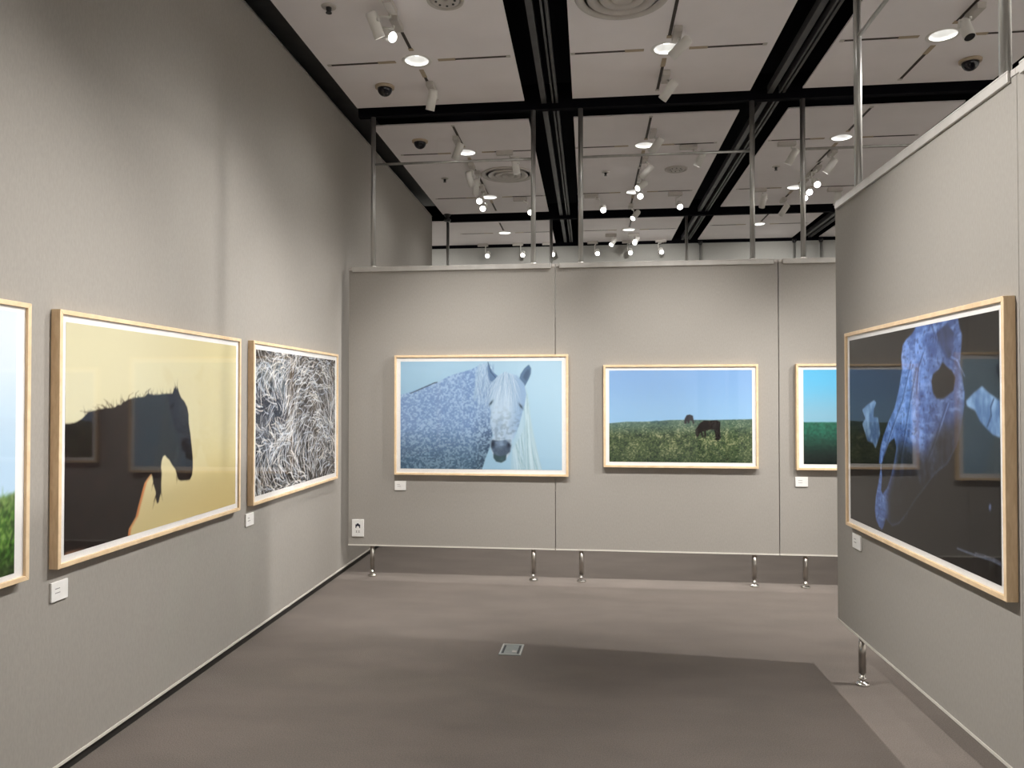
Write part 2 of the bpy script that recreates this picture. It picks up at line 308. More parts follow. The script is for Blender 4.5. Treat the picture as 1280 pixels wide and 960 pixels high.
def pic_grey_horse():
    p = Pic(380, 252, (178, 214, 232))
    p.a = lerp((158, 200, 230), (182, 216, 238), sstep(.0, .9, p.V*.4 + p.U*.5))
    body = p.mask(GREY_BODY, 1)
    d1 = p.noise(105, 74, 4, 2); d2 = p.noise(26, 18, 6, 2)
    spots = sstep(.36, .74, d1 + .2*(d2 - .5))
    base = lerp((128, 160, 208), (78, 106, 132), sstep(.45, .0, p.V))
    base = base*(1 - .25*(sstep(.42, .55, p.U)*sstep(.65, .25, p.V))[..., None])
    lite = lerp((186, 216, 244), (140, 172, 196), sstep(.4, 0, p.V))
    col = base*(1 - spots[..., None]*.75) + lite*spots[..., None]*.75
    p.put(body, col)
    p.stroke(GREY_STROKE, 2.6, (84, 104, 122), .9); p.stroke(GREY_STROKE[1:], 2.8, (70, 90, 110), .8, False)
    r = random.Random(2)
    for i in range(1500):       # coat hairs
        x, y = r.uniform(0, .6), r.uniform(0, .9)
        if body[min(251, int((1-y)*252)), int(x*380)] < .8: continue
        c = r.uniform(-25, 35)
        g = (150 + c, 180 + c, 218 + c) if y > .35 else (118 + c, 148 + c, 178 + c)
        p.stroke(curl(x, y, r.uniform(-2.2, -1.2), r.uniform(.008, .02), r.uniform(-.4, .4), 3), 1., g, .55)
    mane = p.mask(GREY_MANE, 7); p.put(mane*.75, lerp((170, 204, 222), (188, 216, 234), p.noise(40, 3, 8, 2)))
    for i in range(200):
        q = r.random(); y0 = .82 - .62*q; x0 = .765 + .045*math.sin(3*q) - .07*q*q
        x1 = x0 + r.uniform(-.01, .075) + .02*(1 - q); pts = [(x0 + (x1 - x0)*t**1.3, y0*(1 - t) - .01) for t in np.linspace(0, 1, 8)]
        p.stroke(pts, r.uniform(1, 2), r.choice([(208, 232, 244), (164, 198, 216), (190, 218, 234), (152, 186, 200)]), .55, False)
    p.fill(GREY_NECKMANE, (168, 198, 226), 4, .8)
    for i in range(190):
        x0, y0 = r.uniform(.475, .58), r.uniform(.75, .985)
        x1 = x0 + r.uniform(-.03, .03); y1 = y0 - r.uniform(.1, .45)
        pts = [(x0 + (x1 - x0)*t + .012*math.sin(t*5 + i), y0 + (y1 - y0)*t) for t in np.linspace(0, 1, 6)]
        p.stroke(pts, r.uniform(.8, 1.7), r.choice([(205, 228, 246), (140, 168, 208), (180, 208, 236), (120, 148, 190)]), .6)
    p.fill(GREY_EARL, (108, 138, 176), 1); p.stroke([(.548, .99), (.565, .90), (.605, .83)], 1.6, (60, 80, 110), .8, False)
    p.fill(GREY_EARR, (92, 122, 156), 1); p.fill([(x*.55 + .357, y*.55 + .395) for x, y in GREY_EARR], (70, 96, 128), 2, .8)
    head = p.mask(GREY_HEAD, 1)
    hx = (p.U - .63)/.11
    hc = lerp((196, 220, 242), (150, 182, 218), sstep(.3, 1.1, np.abs(hx)))
    hn = p.noise(60, 42, 12, 2)
    p.put(head, hc*(1 - .16*sstep(.40, .75, hn)*sstep(.7, .3, p.V))[..., None])
    for cx, cy in ((.655, .30), (.625, .42), (.69, .40), (.60, .36)):
        p.put(head*.25*np.exp(-(((p.U-cx)/.02)**2 + ((p.V-cy)/.07)**2)), (110, 140, 180))
    mz = p.mask(GREY_MUZZLE, 2); p.put(mz*.85, lerp((66, 82, 104), (120, 144, 176), sstep(.5, 1, p.noise(30, 22, 5, 2))))
    p.put(mz*.6*np.exp(-(((p.U-.622)/.02)**2 + ((p.V-.25)/.05)**2)), (158, 184, 214))
    p.fill(GREY_CHIN, (62, 88, 92), 2, .8)
    for cx, cy in ((.578, .235), (.676, .225)): p.put(np.exp(-(((p.U-cx)/.012)**2 + ((p.V-cy)/.03)**2))*.85, (36, 46, 62))
    for cx, cy, a in ((.567, .615, -.012), (.750, .585, .012)):
        p.put(np.exp(-(((p.U-cx - a*(p.V-cy)/.03*-1)/.009)**2 + ((p.V-cy)/.028)**2)*1.4)*.95, (40, 56, 66))
    for i in range(210):        # forelock
        t0 = r.uniform(-1, 1); x0, y0 = .655 + .05*t0, .90 - .05*abs(t0); x1, y1 = .655 + .125*t0 - .012, r.uniform(.50, .72) - .02*abs(t0)
        pts = [(x0 + (x1 - x0)*t**.8 + .006*math.sin(6*t + i), y0 + (y1 - y0)*t) for t in np.linspace(0, 1, 6)]
        p.stroke(pts, r.uniform(.9, 1.9), r.choice([(214, 232, 246), (160, 190, 222), (190, 214, 238), (140, 170, 204)]), .6)
    return p

def grass(p, m, cols, seed, dens=1.):
    n = p.noise(110, 80, seed, 2); n2 = p.noise(18, 14, seed + 1, 3)
    t = np.clip(n*.7 + n2*.45 - .1, 0, 1)
    c = lerp(cols[0], cols[1], sstep(.15, .5, t)); k = sstep(.52, .75, t)[..., None]
    p.put(m, c*(1 - k) + np.array(cols[2])/255.*k)

def pic_grazing():
    p = Pic(380, 250, (150, 195, 238))
    p.a = lerp((158, 202, 240), (140, 182, 232), sstep(.35, 1, p.V))
    m = p.mask(HORIZON, 1)
    grass(p, m, ((28, 44, 34), (78, 96, 64), (156, 160, 122)), 21)
    r = random.Random(4)
    for i in range(1600):
        y = r.random()**1.3*.42; x = r.random()
        c = r.choice([(132, 142, 92), (58, 82, 48), (150, 152, 112), (44, 62, 40), (92, 116, 70)])
        p.stroke(curl(x, y, r.uniform(.7, 2.4), .006 + .016*(1 - y/.43)*r.random(), r.uniform(-.6, .6), 3), 1.1, c, .7)
    fog = m*sstep(.26, .45, p.V)*(.55 - .25*p.U)
    p.put(fog, (112, 150, 160))
    p.put(m*sstep(.18, 0, p.V)*.28, (26, 44, 30))
    p.fill(FARBUSH, (62, 98, 108), 2, .8)
    p.put(p.mask(FARHORSE, 1)*.92, lerp((66, 52, 54), (44, 40, 46), p.V*2))
    g = p.mask(GRAZER); p.put(g, lerp((24, 20, 20), (42, 35, 34), p.noise(60, 40, 9, 2)))
    p.stroke([(.775, .435), (.768, .30), (.77, .255), (.748, .252)], 5, (30, 24, 24), .9, False)
    return p

def pic_misty_field():
    p = Pic(300, 200, (110, 195, 232))
    p.a = lerp((140, 190, 214), (100, 192, 236), sstep(.45, .95, p.V))
    m = sstep(.452, .436, p.V + .004*(p.noise(60, 2, 3, 2) - .5))
    n = p.noise(70, 50, 31, 3)
    c = lerp((14, 26, 24), (38, 104, 84), sstep(.0, .42, p.V)*1.0)
    p.put(m, c*(.7 + .6*n[..., None]))
    return p

def pic_green_meadow():
    p = Pic(330, 214, (205, 220, 236))
    p.a = lerp((180, 208, 232), (214, 224, 232), sstep(.35, .95, p.V))
    m = sstep(.315, .29, p.V + .02*(p.noise(70, 3, 5, 2) - .5))
    grass(p, m, ((24, 44, 16), (70, 112, 42), (128, 166, 82)), 41)
    r = random.Random(8)
    for i in range(900):
        y = r.random()*.29; x = r.uniform(.5, 1)
        c = r.choice([(96, 142, 58), (40, 74, 26), (150, 176, 100), (28, 48, 20)])
        p.stroke(curl(x, y, r.uniform(.9, 2.2), r.uniform(.01, .035), r.uniform(-.8, .8), 4), 1.2, c, .7)
    p.put(m*sstep(.20, .30, p.V)*.5, (108, 120, 84))
    p.put(m*sstep(.10, .0, p.V)*.6, (16, 26, 12))
    return p

def pic_hair():
    p = Pic(400, 262, (42, 38, 36))
    p.a = lerp((18, 17, 18), (58, 51, 45), p.noise(9, 6, 51, 3))
    def flow(x, y):
        a = 2.2*math.sin(2.4*x + .6) + 1.5*math.cos(3.1*y + 1.4*x)
        dx, dy = x - .22, y - .55; sw = math.exp(-(dx*dx + dy*dy)/.09)
        return a*(1 - sw) + (math.atan2(dy, dx) + 1.5)*sw - .6
    r = random.Random(12)
    pal = [(206, 212, 218), (238, 240, 242), (150, 150, 150), (112, 104, 98), (182, 172, 158), (96, 110, 128), (60, 56, 54)]
    for i in range(3600):
        x, y = r.uniform(-.05, 1.05), r.uniform(-.05, 1.05); a = flow(x, y) + r.gauss(0, .45)
        bright = min(1, i/3000)
        c = r.choice(pal[3:]) if r.random() > bright*.8 else r.choice(pal[:3])
        cl = p.noise(2, 2, 1)[0, 0] if False else 0
        dens = .5 + .5*math.sin(5.1*x + 2.*y + .7)*math.cos(4.3*y - 2*x)
        if i > 1800 and r.random() > .35 + .65*dens: continue
        L = r.uniform(.03, .12); pts = [(x, y)]
        for k in range(7):
            a2 = flow(x, y) + (a - flow(pts[0][0], pts[0][1])) + r.gauss(0, .12)
            x += math.cos(a2)*L/7; y += math.sin(a2)*L/7*1.5; pts.append((x, y))
        p.stroke(pts, r.uniform(.9, 2.4), c, r.uniform(.55, .95))
    for cx, cy, sx, sy, al in ((.08, .34, .10, .16, .55), (.80, .72, .07, .06, .65), (.55, .45, .05, .22, .35), (.33, .72, .12, .07, .35), (.95, .25, .08, .2, .4)):
        p.put(al*np.exp(-(((p.U-cx)/sx)**2 + ((p.V-cy)/sy)**2)), (30, 32, 38))
    for i in range(760):
        x, y = r.random(), r.random(); a = flow(x, y) + r.gauss(0, .5)
        p.stroke(curl(x, y, a, r.uniform(.05, .14), r.uniform(-1.3, 1.3), 8), r.uniform(1.1, 2.5), r.choice([(226, 230, 236), (196, 206, 220), (240, 236, 228)]), .85)
    return p

def pic_skull():
    p = Pic(400, 262, (20, 17, 16))
    p.a = lerp((15, 13, 13), (26, 22, 20), p.noise(8, 6, 61, 3))
    r = random.Random(3)
    for i in range(120):
        x, y = r.random(), r.uniform(0, .6)
        p.stroke(curl(x, y, r.uniform(1, 2.2), r.uniform(.02, .08), r.uniform(-.9, .9), 5), .9, r.choice([(48, 46, 44), (60, 54, 46), (44, 52, 64)]), .4)
    def bone(poly, blur, lo, hi, seed, alpha=1):
        m = p.mask(poly, blur)*alpha; n = p.noise(34, 12, seed, 4)
        p.put(m, lerp(lo, hi, sstep(.2, .85, n)))
        return m
    m = bone(SKULL, 2, (66, 96, 160), (124, 164, 236), 71)
    p.put(m*sstep(.45, .1, p.V)*.25, (44, 62, 104))
    p.put(m*np.exp(-(((p.U-.42)/.06)**2 + ((p.V-.78)/.14)**2))*.5, (146, 178, 238))
    p.put(m*sstep(.58, .76, p.U + .10*(1-p.V))*.45, (40, 46, 74))
    n = p.noise(26, 60, 79, 3); p.put(m*sstep(.55, .75, n)*.35, (50, 70, 124)); p.put(m*sstep(.45, .25, n)*.35, (160, 192, 250))
    n = p.noise(90, 70, 75, 2); p.put(m*sstep(.6, .78, n)*.45, (36, 48, 84))
    for i, l in enumerate(SKULL_LINES):
        p.stroke(l, 3.2, (44, 60, 100), .55, False); p.stroke([(x + .012, y + .004) for x, y in l], 2., (140, 172, 232), .45, False)
    for i in range(260):
        t = r.random(); x = .28 + .42*r.random(); y = r.uniform(.1, .95)
        if m[min(261, int((1-y)*262)), int(x*400)] < .7: continue
        c = r.uniform(-40, 45)
        p.stroke(curl(x, y, -1.9 + r.uniform(-.2, .2), r.uniform(.02, .07), r.uniform(-.3, .3), 4), 1., (96 + c, 124 + c, 186 + c), .5)
    fd = p.mask(SKULL_FADE, 110); fn = p.noise(40, 16, 91, 3)
    p.put(m*fd*np.clip(.74 + .5*(fn - .4) + .3*sstep(.4, .15, p.V), 0, .97), (24, 22, 24))
    p.put(m*sstep(.42, .12, p.V)*sstep(.42, .52, p.U)*.9, (22, 20, 20))
    p.fill(SKULL_GAP, (16, 15, 18), 1, .92)
    e = p.mask(SKULL_EYE, 2); p.put(p.mask(SKULL_EYE, 6)*.6, (130, 160, 225)); p.put(e, (22, 19, 19))
    p.put(p.mask(SKULL_ORBIT, 2)*.92, lerp((24, 28, 46), (66, 84, 134), p.noise(40, 10, 77, 2)))
    for poly, s in ((BONE_A, 81), (BONE_B, 85)):
        bone(poly, 2, (70, 100, 148), (150, 186, 226), s, .95)
    p.put(p.mask(BONE_A, 2)*.5*np.exp(-(((p.U-.16)/.02)**2 + ((p.V-.42)/.05)**2)), (24, 28, 38))
    p.stroke(BONE_CRACK, 2.2, (36, 50, 84), .9, False)
    p.stroke(TWIG, 1.8, (120, 132, 160), .7, False); p.stroke([(x, y + .008) for x, y in TWIG[2:]], 1.2, (150, 160, 186), .6, False)
    p.fill(SPECK, (120, 140, 190), 2, .9)
    return p
# ------------------------------------------------------------------ the room
def room():
    bm = BM(); box(bm, -8, 8, -6, 13.2, -.1, 0); struct('floor', bm, M['carpet'])
    bm = BM(); box(bm, WALL_X - .25, WALL_X, -6, 10.334, .052, 4.022); struct('wall_left', bm, M['wall'])
    bm = BM(); box(bm, WALL_X - .25, WALL_X - .012, -6, 10.32, 0, .050); struct('baseboard_left', bm, M['baseboard'])
    bm = BM(); box(bm, WALL_X - .02, WALL_X + .006, -6, 10.336, .046, .058); struct('trim_1', bm, M['edge'])
    bm = BM(); box(bm, WALL_X - .02, WALL_X + .003, -6, 10.336, 4.022, 4.034); struct('trim_2', bm, M['alu'])
    bm = BM(); box(bm, -8, WALL_X - .25, 10.084, 10.334, 0, 4.03); struct('wall_return', bm, M['wall'])
    bm = BM(); box(bm, -8, 8, 12.43, 12.6, 0, 3.995); struct('wall_far', bm, M['farwall'], SKEW * -1)
    bm = BM(); box(bm, -8, 8, 12.46, 12.6, 3.995, 4.4); struct('trim_3', bm, M['void'], -SKEW)
    bm = BM(); box(bm, 7.6, 7.8, -6, 13.2, 0, 4.03); struct('wall_right', bm, M['pale'])
    bm = BM(); box(bm, -8, 8, -6.2, -6, 0, 4.03); struct('wall_rear', bm, M['pale'])
    bm = BM(); box(bm, -8, -7.8, 10.3, 13.2, 0, 4.03); struct('wall_far_left', bm, M['pale'])
    bm = BM(); box(bm, -8, 8, -6.2, 13.2, 4.42, 4.5); struct('ceiling', bm, M['void'])
    # ceiling boards hung below the black void, 1.855 x 3.89 m apart
    cols = [(-3.85, -2.40), (-1.992, -.540), (-.135, 1.310), (1.723, 3.170), (3.58, 5.03), (5.435, 6.88)]
    rows = [(-5.30, -1.85), (-.95, 2.494), (2.94, 6.384), (6.83, 10.274), (10.70, 12.40)]
    rows[0] = (-4.84, -1.396)
    for j, (w0, w1) in enumerate(rows):
        for i, (u0, u1) in enumerate(cols):
            if j < 4 and i == 0: continue
            if j == 4 and i == 1: continue
            if j == 4 and i == 0: u1 = -.540; u0 = -7.8
            # the long edges follow the long wall, the short edges the partition row; round openings take the downlights
            bm = BM()
            loops = [[(x, w / math.cos(SKEW) - x * math.tan(SKEW)) for x, w in ((u0, w0), (u1, w0), (u1, w1), (u0, w1))]]
            for lb, x, y in DOWNLIGHTS:
                if u0 < x < u1 and w0 < y < w1: loops.append([(x + .1*math.cos(a), y + .1*math.sin(a)) for a in np.linspace(0, 2*math.pi, 33)[:-1]])
            for lp in loops:
                vs = [bm.verts.new((x, y, ZC)) for x, y in lp]
                for a, b in zip(vs, vs[1:] + vs[:1]): bm.edges.new((a, b))
            bmesh.ops.triangle_fill(bm, use_beauty=True, edges=bm.edges[:])
            for f in bm.faces: f.normal_update()
            for f in [f for f in bm.faces if f.normal.z > 0]: f.normal_flip()
            me = bpy.data.meshes.new('ceiling_panel'); bm.to_mesh(me); bm.free(); me.materials.append(M['ceil'])
            o = bpy.data.objects.new('ceiling_panel', me); COL.objects.link(o); o['kind'] = 'structure'
            so = o.modifiers.new('thickness', 'SOLIDIFY'); so.thickness = .012; so.offset = -1
    # rails inside the black bands
    for k, x in enumerate((-.337, 1.517, 3.375, 5.235)):
        for a, b in ((-.062, -.018), (.029, .044), (.059, .079)):
            bm = BM(); box(bm, x + a, x + b, -5.8, 12.3, ZC - .012, ZC + .05); struct('ceiling_rail', bm, M['rail'])
    for k, w in enumerate((-1.173, 2.717, 6.607, 10.49)):
        for a, b in ((-.02, -.008), (.018, .030)):
            bm = BM(); box(bm, -2.1, 7.4, w + a, w + b, ZC - .002, ZC + .05); struct('ceiling_rail', bm, M['void' if k == 3 else 'rail'], -SKEW)
    for k, w in enumerate((6.462, 10.49)):
        bm = BM(); box(bm, -2.1, 7.4, w - .03, w + .03, 3.985, 4.2); struct('ceiling_rail', bm, M['void'], -SKEW)
    bm = BM(); box(bm, -2.30, -2.06, -5.8, 10.3, ZC + .12, ZC + .2); struct('ceiling_rail', bm, M['rail'])

# ------------------------------------------------------------------ partitions on legs, braced to the ceiling by poles
def partition(label, x, y, rz, width, poles, legs=True, bar=3.572, face='fabric', pole_z0=Z_TOP, thick=.06, group='grey partition panels on legs', bare=False, g=.0018):
    t = thing('partition_panel', label, 'partition panel', (x, y, 0), rz, group)
    bm = BM(); box(bm, g, width - g, 0, thick, Z_BOT + .006, Z_TOP - .01); obj('panel_board', bm, M[face], t, bevel=.003)
    bm = BM(); box(bm, g, width - g, -.004, thick + .004, Z_BOT, Z_BOT + .011); obj('bottom_edge', bm, M['edge'], t)
    bm = BM(); box(bm, .034, width - .034, -.012, thick + .012, Z_TOP - .026, Z_TOP + .008)
    box(bm, .034, width - .034, -.012, -.004, Z_TOP + .008, Z_TOP + .016)
    obj('top_rail', bm, M['rail_alu'], t, bevel=.002)
    bm = BM()
    for a, b in ((g, .030), (width - .030, width - g)):
        box(bm, a, b, -.004, thick + .004, Z_TOP - .012, Z_TOP + .012)
    obj('end_bracket', bm, M['offwhite'], t, bevel=.002)
    for u in poles:
        bm = BM(); rod(bm, (u, thick/2, Z_TOP + .006), (u, thick/2, 3.985), .0205, 20); lathe(bm, [(0, .0205), (.0, .017), (.03, .017)], (u, thick/2, 3.95), (0, 0, 1), 20)
        po = obj('pole', bm, M['pole'], t)
        if not bare:
            bm = BM(); lathe(bm, [(0, .026), (.018, .026), (.022, .0215)], (u, thick/2, Z_TOP + .006), (0, 0, 1), 20); obj('collar', bm, M['alu'], po)
    if bar and len(poles) > 1:
        bm = BM(); rod(bm, (poles[0], thick/2, bar), (poles[-1], thick/2, bar), .011, 12); obj('cross_bar', bm, M['pole'], t)
    if legs:
        for u in poles:
            bm = BM(); rod(bm, (u, thick/2, .062), (u, thick/2, Z_BOT + .004), .0185, 20)
            lo = obj('leg', bm, M['tube'], t)
            bm = BM(); lathe(bm, [(0, .036), (.007, .037), (.013, .030), (.017, .014), (.024, .012), (.03, .020), (.038, .020), (.042, .011), (.064, .011)], (u, thick/2, 0), (0, 0, 1), 24)
            obj('foot', bm, M['chrome'], lo)
    return t

def partitions():
    B = lambda u: W(u, ROW_W)
    for u0, u1, po, lb in ((-2.180, -.386, (-1.972, -.572), 'left grey panel of the cross row, behind the dappled grey horse picture'),
                           (-.384, 1.432, (-.170, 1.238), 'middle grey panel of the cross row, behind the grazing horse picture'),
                           (1.434, 3.246, (1.640, 3.040), 'right grey panel of the cross row, partly hidden by the side partition')):
        x, y = B(u0); partition(lb, x, y, -SKEW, u1 - u0, po_rel(po, u0))
    rz = SIDE_A - math.pi/2
    dx, dy = math.sin(SIDE_A), -math.cos(SIDE_A)
    yend = 4.603; xend = SIDE_X / math.cos(SIDE_A) - math.tan(SIDE_A) * yend
    x, y = xend, yend
    partition('grey side partition on the right carrying the skull picture', x, y, rz, 1.862, (.295, 1.738), bar=3.505, g=.0002)
    x, y = xend + dx*1.8622, yend + dy*1.8622
    partition('grey side partition panel nearest the camera on the right edge', x, y, rz, 1.862, (.30, 1.56), bar=3.505, g=.0002)
    # the row further back: only its poles rise above the near row
    for u0, po, lb in ((-2.20, (-2.128, -.682), 'far partition behind the cross row, its poles above the left panel'),
                       (-.36, (-.27, 1.145), 'far partition behind the cross row, its poles above the middle panel')):
        x, y = W(u0, 10.46); partition(lb, x, y, -SKEW, 1.81, po_rel(po, u0), bar=None, group='far partition panels')
    for u, lb in ((1.563, 'grey pole before the far wall, between the tall poles of the middle panel'),
                  (3.002, 'grey pole before the far wall, just left of the rightmost cross row pole'),
                  (3.403, 'grey pole before the far wall, nearest the side partition edge')):
        x, y = W(u, 12.36)
        t = thing('support_pole', lb, 'pole', (x, y, 0), 0, 'poles before the far wall')
        bm = BM(); rod(bm, (0, 0, .006), (0, 0, 4.0), .019, 16); obj('shaft', bm, M['pole'], t)
        bm = BM(); lathe(bm, [(0, .02), (.02, .032), (.06, .032)], (0, 0, 3.95), (0, 0, 1), 16); obj('cap', bm, M['black'], t)
        bm = BM(); lathe(bm, [(0, .04), (.006, .04)], (0, 0, 0), (0, 0, 1), 16); obj('base', bm, M['black'], t)

def po_rel(po, u0): return tuple(u - u0 for u in po)

# ------------------------------------------------------------------ framed photographs and cards
def framed(label, x, y, rz, zmid, wid, hei, pw, ph, pic, frame_w=.0185, depth=.04, density=1.):
    t = thing('framed_photograph', label, 'framed photograph', (x, y, zmid - hei/2), rz, 'framed horse photographs')
    pw, ph = pw - .012, ph - .012
    hw = wid/2; bm = BM()
    def bar(a, b, c, d):   # mitred bar with outer a-b and inner d-c corners in x,z
        v = []
        for yy in (-.0005, -depth): v += [bm.verts.new((p[0], yy, p[1])) for p in (a, b, c, d)]
        for f in ((0,1,2,3),(7,6,5,4),(0,4,5,1),(1,5,6,2),(2,6,7,3),(3,7,4,0)): bm.faces.new([v[i] for i in f])
    o = [(-hw, 0), (hw, 0), (hw, hei), (-hw, hei)]
    i = [(-hw + frame_w, frame_w), (hw - frame_w, frame_w), (hw - frame_w, hei - frame_w), (-hw + frame_w, hei - frame_w)]
    for k in range(4): bar(o[k], o[(k+1) % 4], i[(k+1) % 4], i[k])
    obj('frame', bm, M['oak'], t, bevel=.0015)
    bm = BM(); box(bm, -hw + frame_w - .002, hw - frame_w + .002, -.0285, -.002, frame_w - .002, hei - frame_w + .002); obj('mat_board', bm, M['mat'], t)
    # the print: a fine sheet carrying the ink
    nx, ny = pic.w, pic.h
    X = np.linspace(-pw/2, pw/2, nx + 1); Z = np.linspace(hei/2 - ph/2, hei/2 + ph/2, ny + 1)
    gx, gz = np.meshgrid(X, Z); co = np.stack([gx, np.full_like(gx, -.0295), gz], -1).reshape(-1, 3)
    idx = np.arange((nx + 1)*(ny + 1)).reshape(ny + 1, nx + 1)
    quads = np.stack([idx[:-1, :-1], idx[:-1, 1:], idx[1:, 1:], idx[1:, :-1]], -1).reshape(-1)
    me = bpy.data.meshes.new('print'); nf = nx*ny
    me.vertices.add(len(co)); me.vertices.foreach_set('co', co.ravel())
    me.loops.add(nf*4); me.loops.foreach_set('vertex_index', quads.astype(np.int32))
    me.polygons.add(nf); me.polygons.foreach_set('loop_start', np.arange(0, nf*4, 4, dtype=np.int32))
    me.update(calc_edges=True)
    c = pic.linear()[::-1]*density; pd = np.pad(c, ((1, 1), (1, 1), (0, 0)), mode='edge')
    vc = (pd[:-1, :-1] + pd[1:, :-1] + pd[:-1, 1:] + pd[1:, 1:]) / 4
    at = me.color_attributes.new('ink', 'FLOAT_COLOR', 'POINT')
    rgba = np.ones((len(co), 4), np.float32); rgba[:, :3] = vc.reshape(-1, 3); at.data.foreach_set('color', rgba.ravel())
    me.materials.append(M['print'])
    pr = bpy.data.objects.new('print', me); COL.objects.link(pr); pr.parent = t
    bm = BM(); box(bm, -hw + frame_w - .001, hw - frame_w + .001, -.0345, -.033, frame_w - .001, hei - frame_w + .001); obj('glazing', bm, M['glass'], t)
    return t

def card(label, x, y, rz, zb, wid=.097, hei=.078, group='caption cards'):
    t = thing('caption_sign', label, 'caption card', (x, y, zb), rz, group)
    bm = BM(); box(bm, -wid/2, wid/2, -.009, -.0005, 0, hei); obj('board', bm, M['card'], t, bevel=.001)
    bm = BM(); r = random.Random(label)
    for z, n in ((.62, 5), (.40, 6)):
        xx = -wid*.28
        for k in range(n):
            l = r.uniform(.003, .006); box(bm, xx, xx + l, -.0094, -.0088, hei*z, hei*z + .0032); xx += l + .0012
    obj('caption_lines', bm, M['ink'], t)
    return t

def left_wall(yy): return (WALL_X, yy, math.pi/2)
def row(u):
    x, y = W(u, ROW_W); return (x, y, -SKEW)
def side(yy): return (SIDE_X/math.cos(SIDE_A) - math.tan(SIDE_A)*yy, yy, SIDE_A - math.pi/2)

def pictures():
    framed('pale wood framed photograph of a green meadow under light sky, cut by the left edge', *left_wall(1.905), 1.380, 1.606, 1.046, 1.49, .98, pic_green_meadow())
    framed('pale wood framed photograph of a black horse silhouette against yellow sky', *left_wall(3.668), 1.380, 1.606, 1.042, 1.521, .960, pic_black_horse(), density=0.83)
    framed('pale wood framed photograph filled with tangled frosty hair', *left_wall(5.466), 1.382, 1.640, 1.046, 1.545, .952, pic_hair())
    framed('pale wood framed photograph of a dappled grey horse on pale blue', *row(-1.0185), 1.391, 1.487, 1.021, 1.393, .926, pic_grey_horse(), density=0.84)
    framed('smaller pale wood framed photograph of a dark horse grazing on a green hill', *row(.640), 1.387, 1.248, .848, 1.164, .768, pic_grazing(), density=0.83)
    framed('pale wood framed photograph of misty dark field, half hidden by side partition', *row(2.184), 1.384, 1.248, .855, 1.145, .772, pic_misty_field(), density=0.88)
    framed('pale wood framed photograph of a bluish skull on black ground', *side(3.552), 1.372, 1.582, 1.042, 1.496, .968, pic_skull())
    card('white caption card below the black horse silhouette picture', *left_wall(2.920), .724)
    card('white caption card below the tangled hair picture', *left_wall(4.670), .732, .112)
    card('white caption card below the dappled grey horse picture', *row(-1.716), .746)
    card('white caption card below the misty dark field picture', *row(1.606), .820)
    card('white caption card below the skull picture', *side(4.273), .733, .118)
    # notice near the floor at the left end of the cross row
    x, y, rz = row(-2.090)
    t = thing('notice_sign', 'white upright notice with dark camera pictogram low on the left cross panel', 'sign', (x, y, .342), rz)
    bm = BM(); box(bm, -.052, .052, -.010, -.0005, 0, .147); obj('board', bm, M['card'], t, bevel=.0015)
    bm = BM()
    box(bm, -.021, .021, -.0106, -.0095, .073, .104)
    lathe(bm, [(0, .012), (.0011, .012)], (0, -.0095, .102), (0, -1, 0), 24)
    obj('pictogram', bm, M['darkink'], t)
    bm = BM(); lathe(bm, [(0, .0125), (.0014, .0125)], (0, -.0098, .078), (0, -1, 0), 24)
    obj('pictogram_lens', bm, M['card'], t)
    bm = BM()
    for cx in (-.011, .011):
        box(bm, cx - .007, cx + .007, -.0106, -.0095, .047, .050); box(bm, cx - .005, cx + .005, -.0106, -.0095, .040, .0425)
        box(bm, cx - .007, cx + .007, -.0106, -.0095, .033, .036); box(bm, cx - .0012, cx + .0012, -.0106, -.0095, .033, .053)
    obj('notice_lettering', bm, M['ink'], t)

def floor_box():
    t = thing('floor_box', 'square metal floor outlet cover set in the carpet', 'floor outlet', (-.475, 4.68, 0), -.03)
    bm = BM(); box(bm, -.068, .068, -.102, .102, 0, .004); obj('cover_plate', bm, M['steel'], t, bevel=.0015)
    bm = BM()
    for a, b, c, d in ((-.064, .064, .092, .098), (-.064, .064, -.098, -.092), (-.064, -.058, -.092, .092), (.058, .064, -.092, .092)): box(bm, a, b, c, d, .004, .0055)
    obj('rim', bm, M['alu'], t)
    for s in (-1, 1):
        bm = BM(); box(bm, s*.046 - .006, s*.046 + .006, -.07, .07, .004, .0052); obj('latch', bm, M['black'], t)
    bm = BM(); box(bm, .008, .034, -.055, -.02, .004, .005); obj('pull_tab', bm, M['offwhite'], t)

# ------------------------------------------------------------------ ceiling fittings
def downlight(label, x, y):
    t = thing('downlight', label, 'downlight', (x, y, ZC), 0, 'round downlights in the ceiling panels')
    bm = BM(); lathe(bm, [(.0, .088), (-.004, .108), (0.0, .112)], (0, 0, 0), (0, 0, 1), 40, close=(False, False)); obj('trim_ring', bm, M['white'], t)
    bm = BM(); lathe(bm, [(-.001, .097), (.030, .088), (.075, .064)], (0, 0, 0), (0, 0, 1), 40, close=(False, False)); obj('reflector', bm, M['reflector'], t)
    bm = BM(); lathe(bm, [(.066, .066), (.072, .066)], (0, 0, 0), (0, 0, 1), 32); obj('lamp', bm, M['down'], t)
    return t

def dome_camera(label, x, y):
    t = thing('ceiling_dome_camera', label, 'security camera', (x, y, ZC), 0, 'dome cameras on the ceiling')
    bm = BM(); lathe(bm, [(0, .078), (-.016, .076), (-.020, .06)], (0, 0, 0), (0, 0, 1), 36); obj('mount_ring', bm, M['beige'], t)
    prof = [(-.018 - .062*math.sin(a), .06*math.cos(a)) for a in np.linspace(0, math.pi/2*.97, 9)]
    bm = BM(); lathe(bm, prof, (0, 0, 0), (0, 0, 1), 36); obj('dome', bm, M['dome'], t)

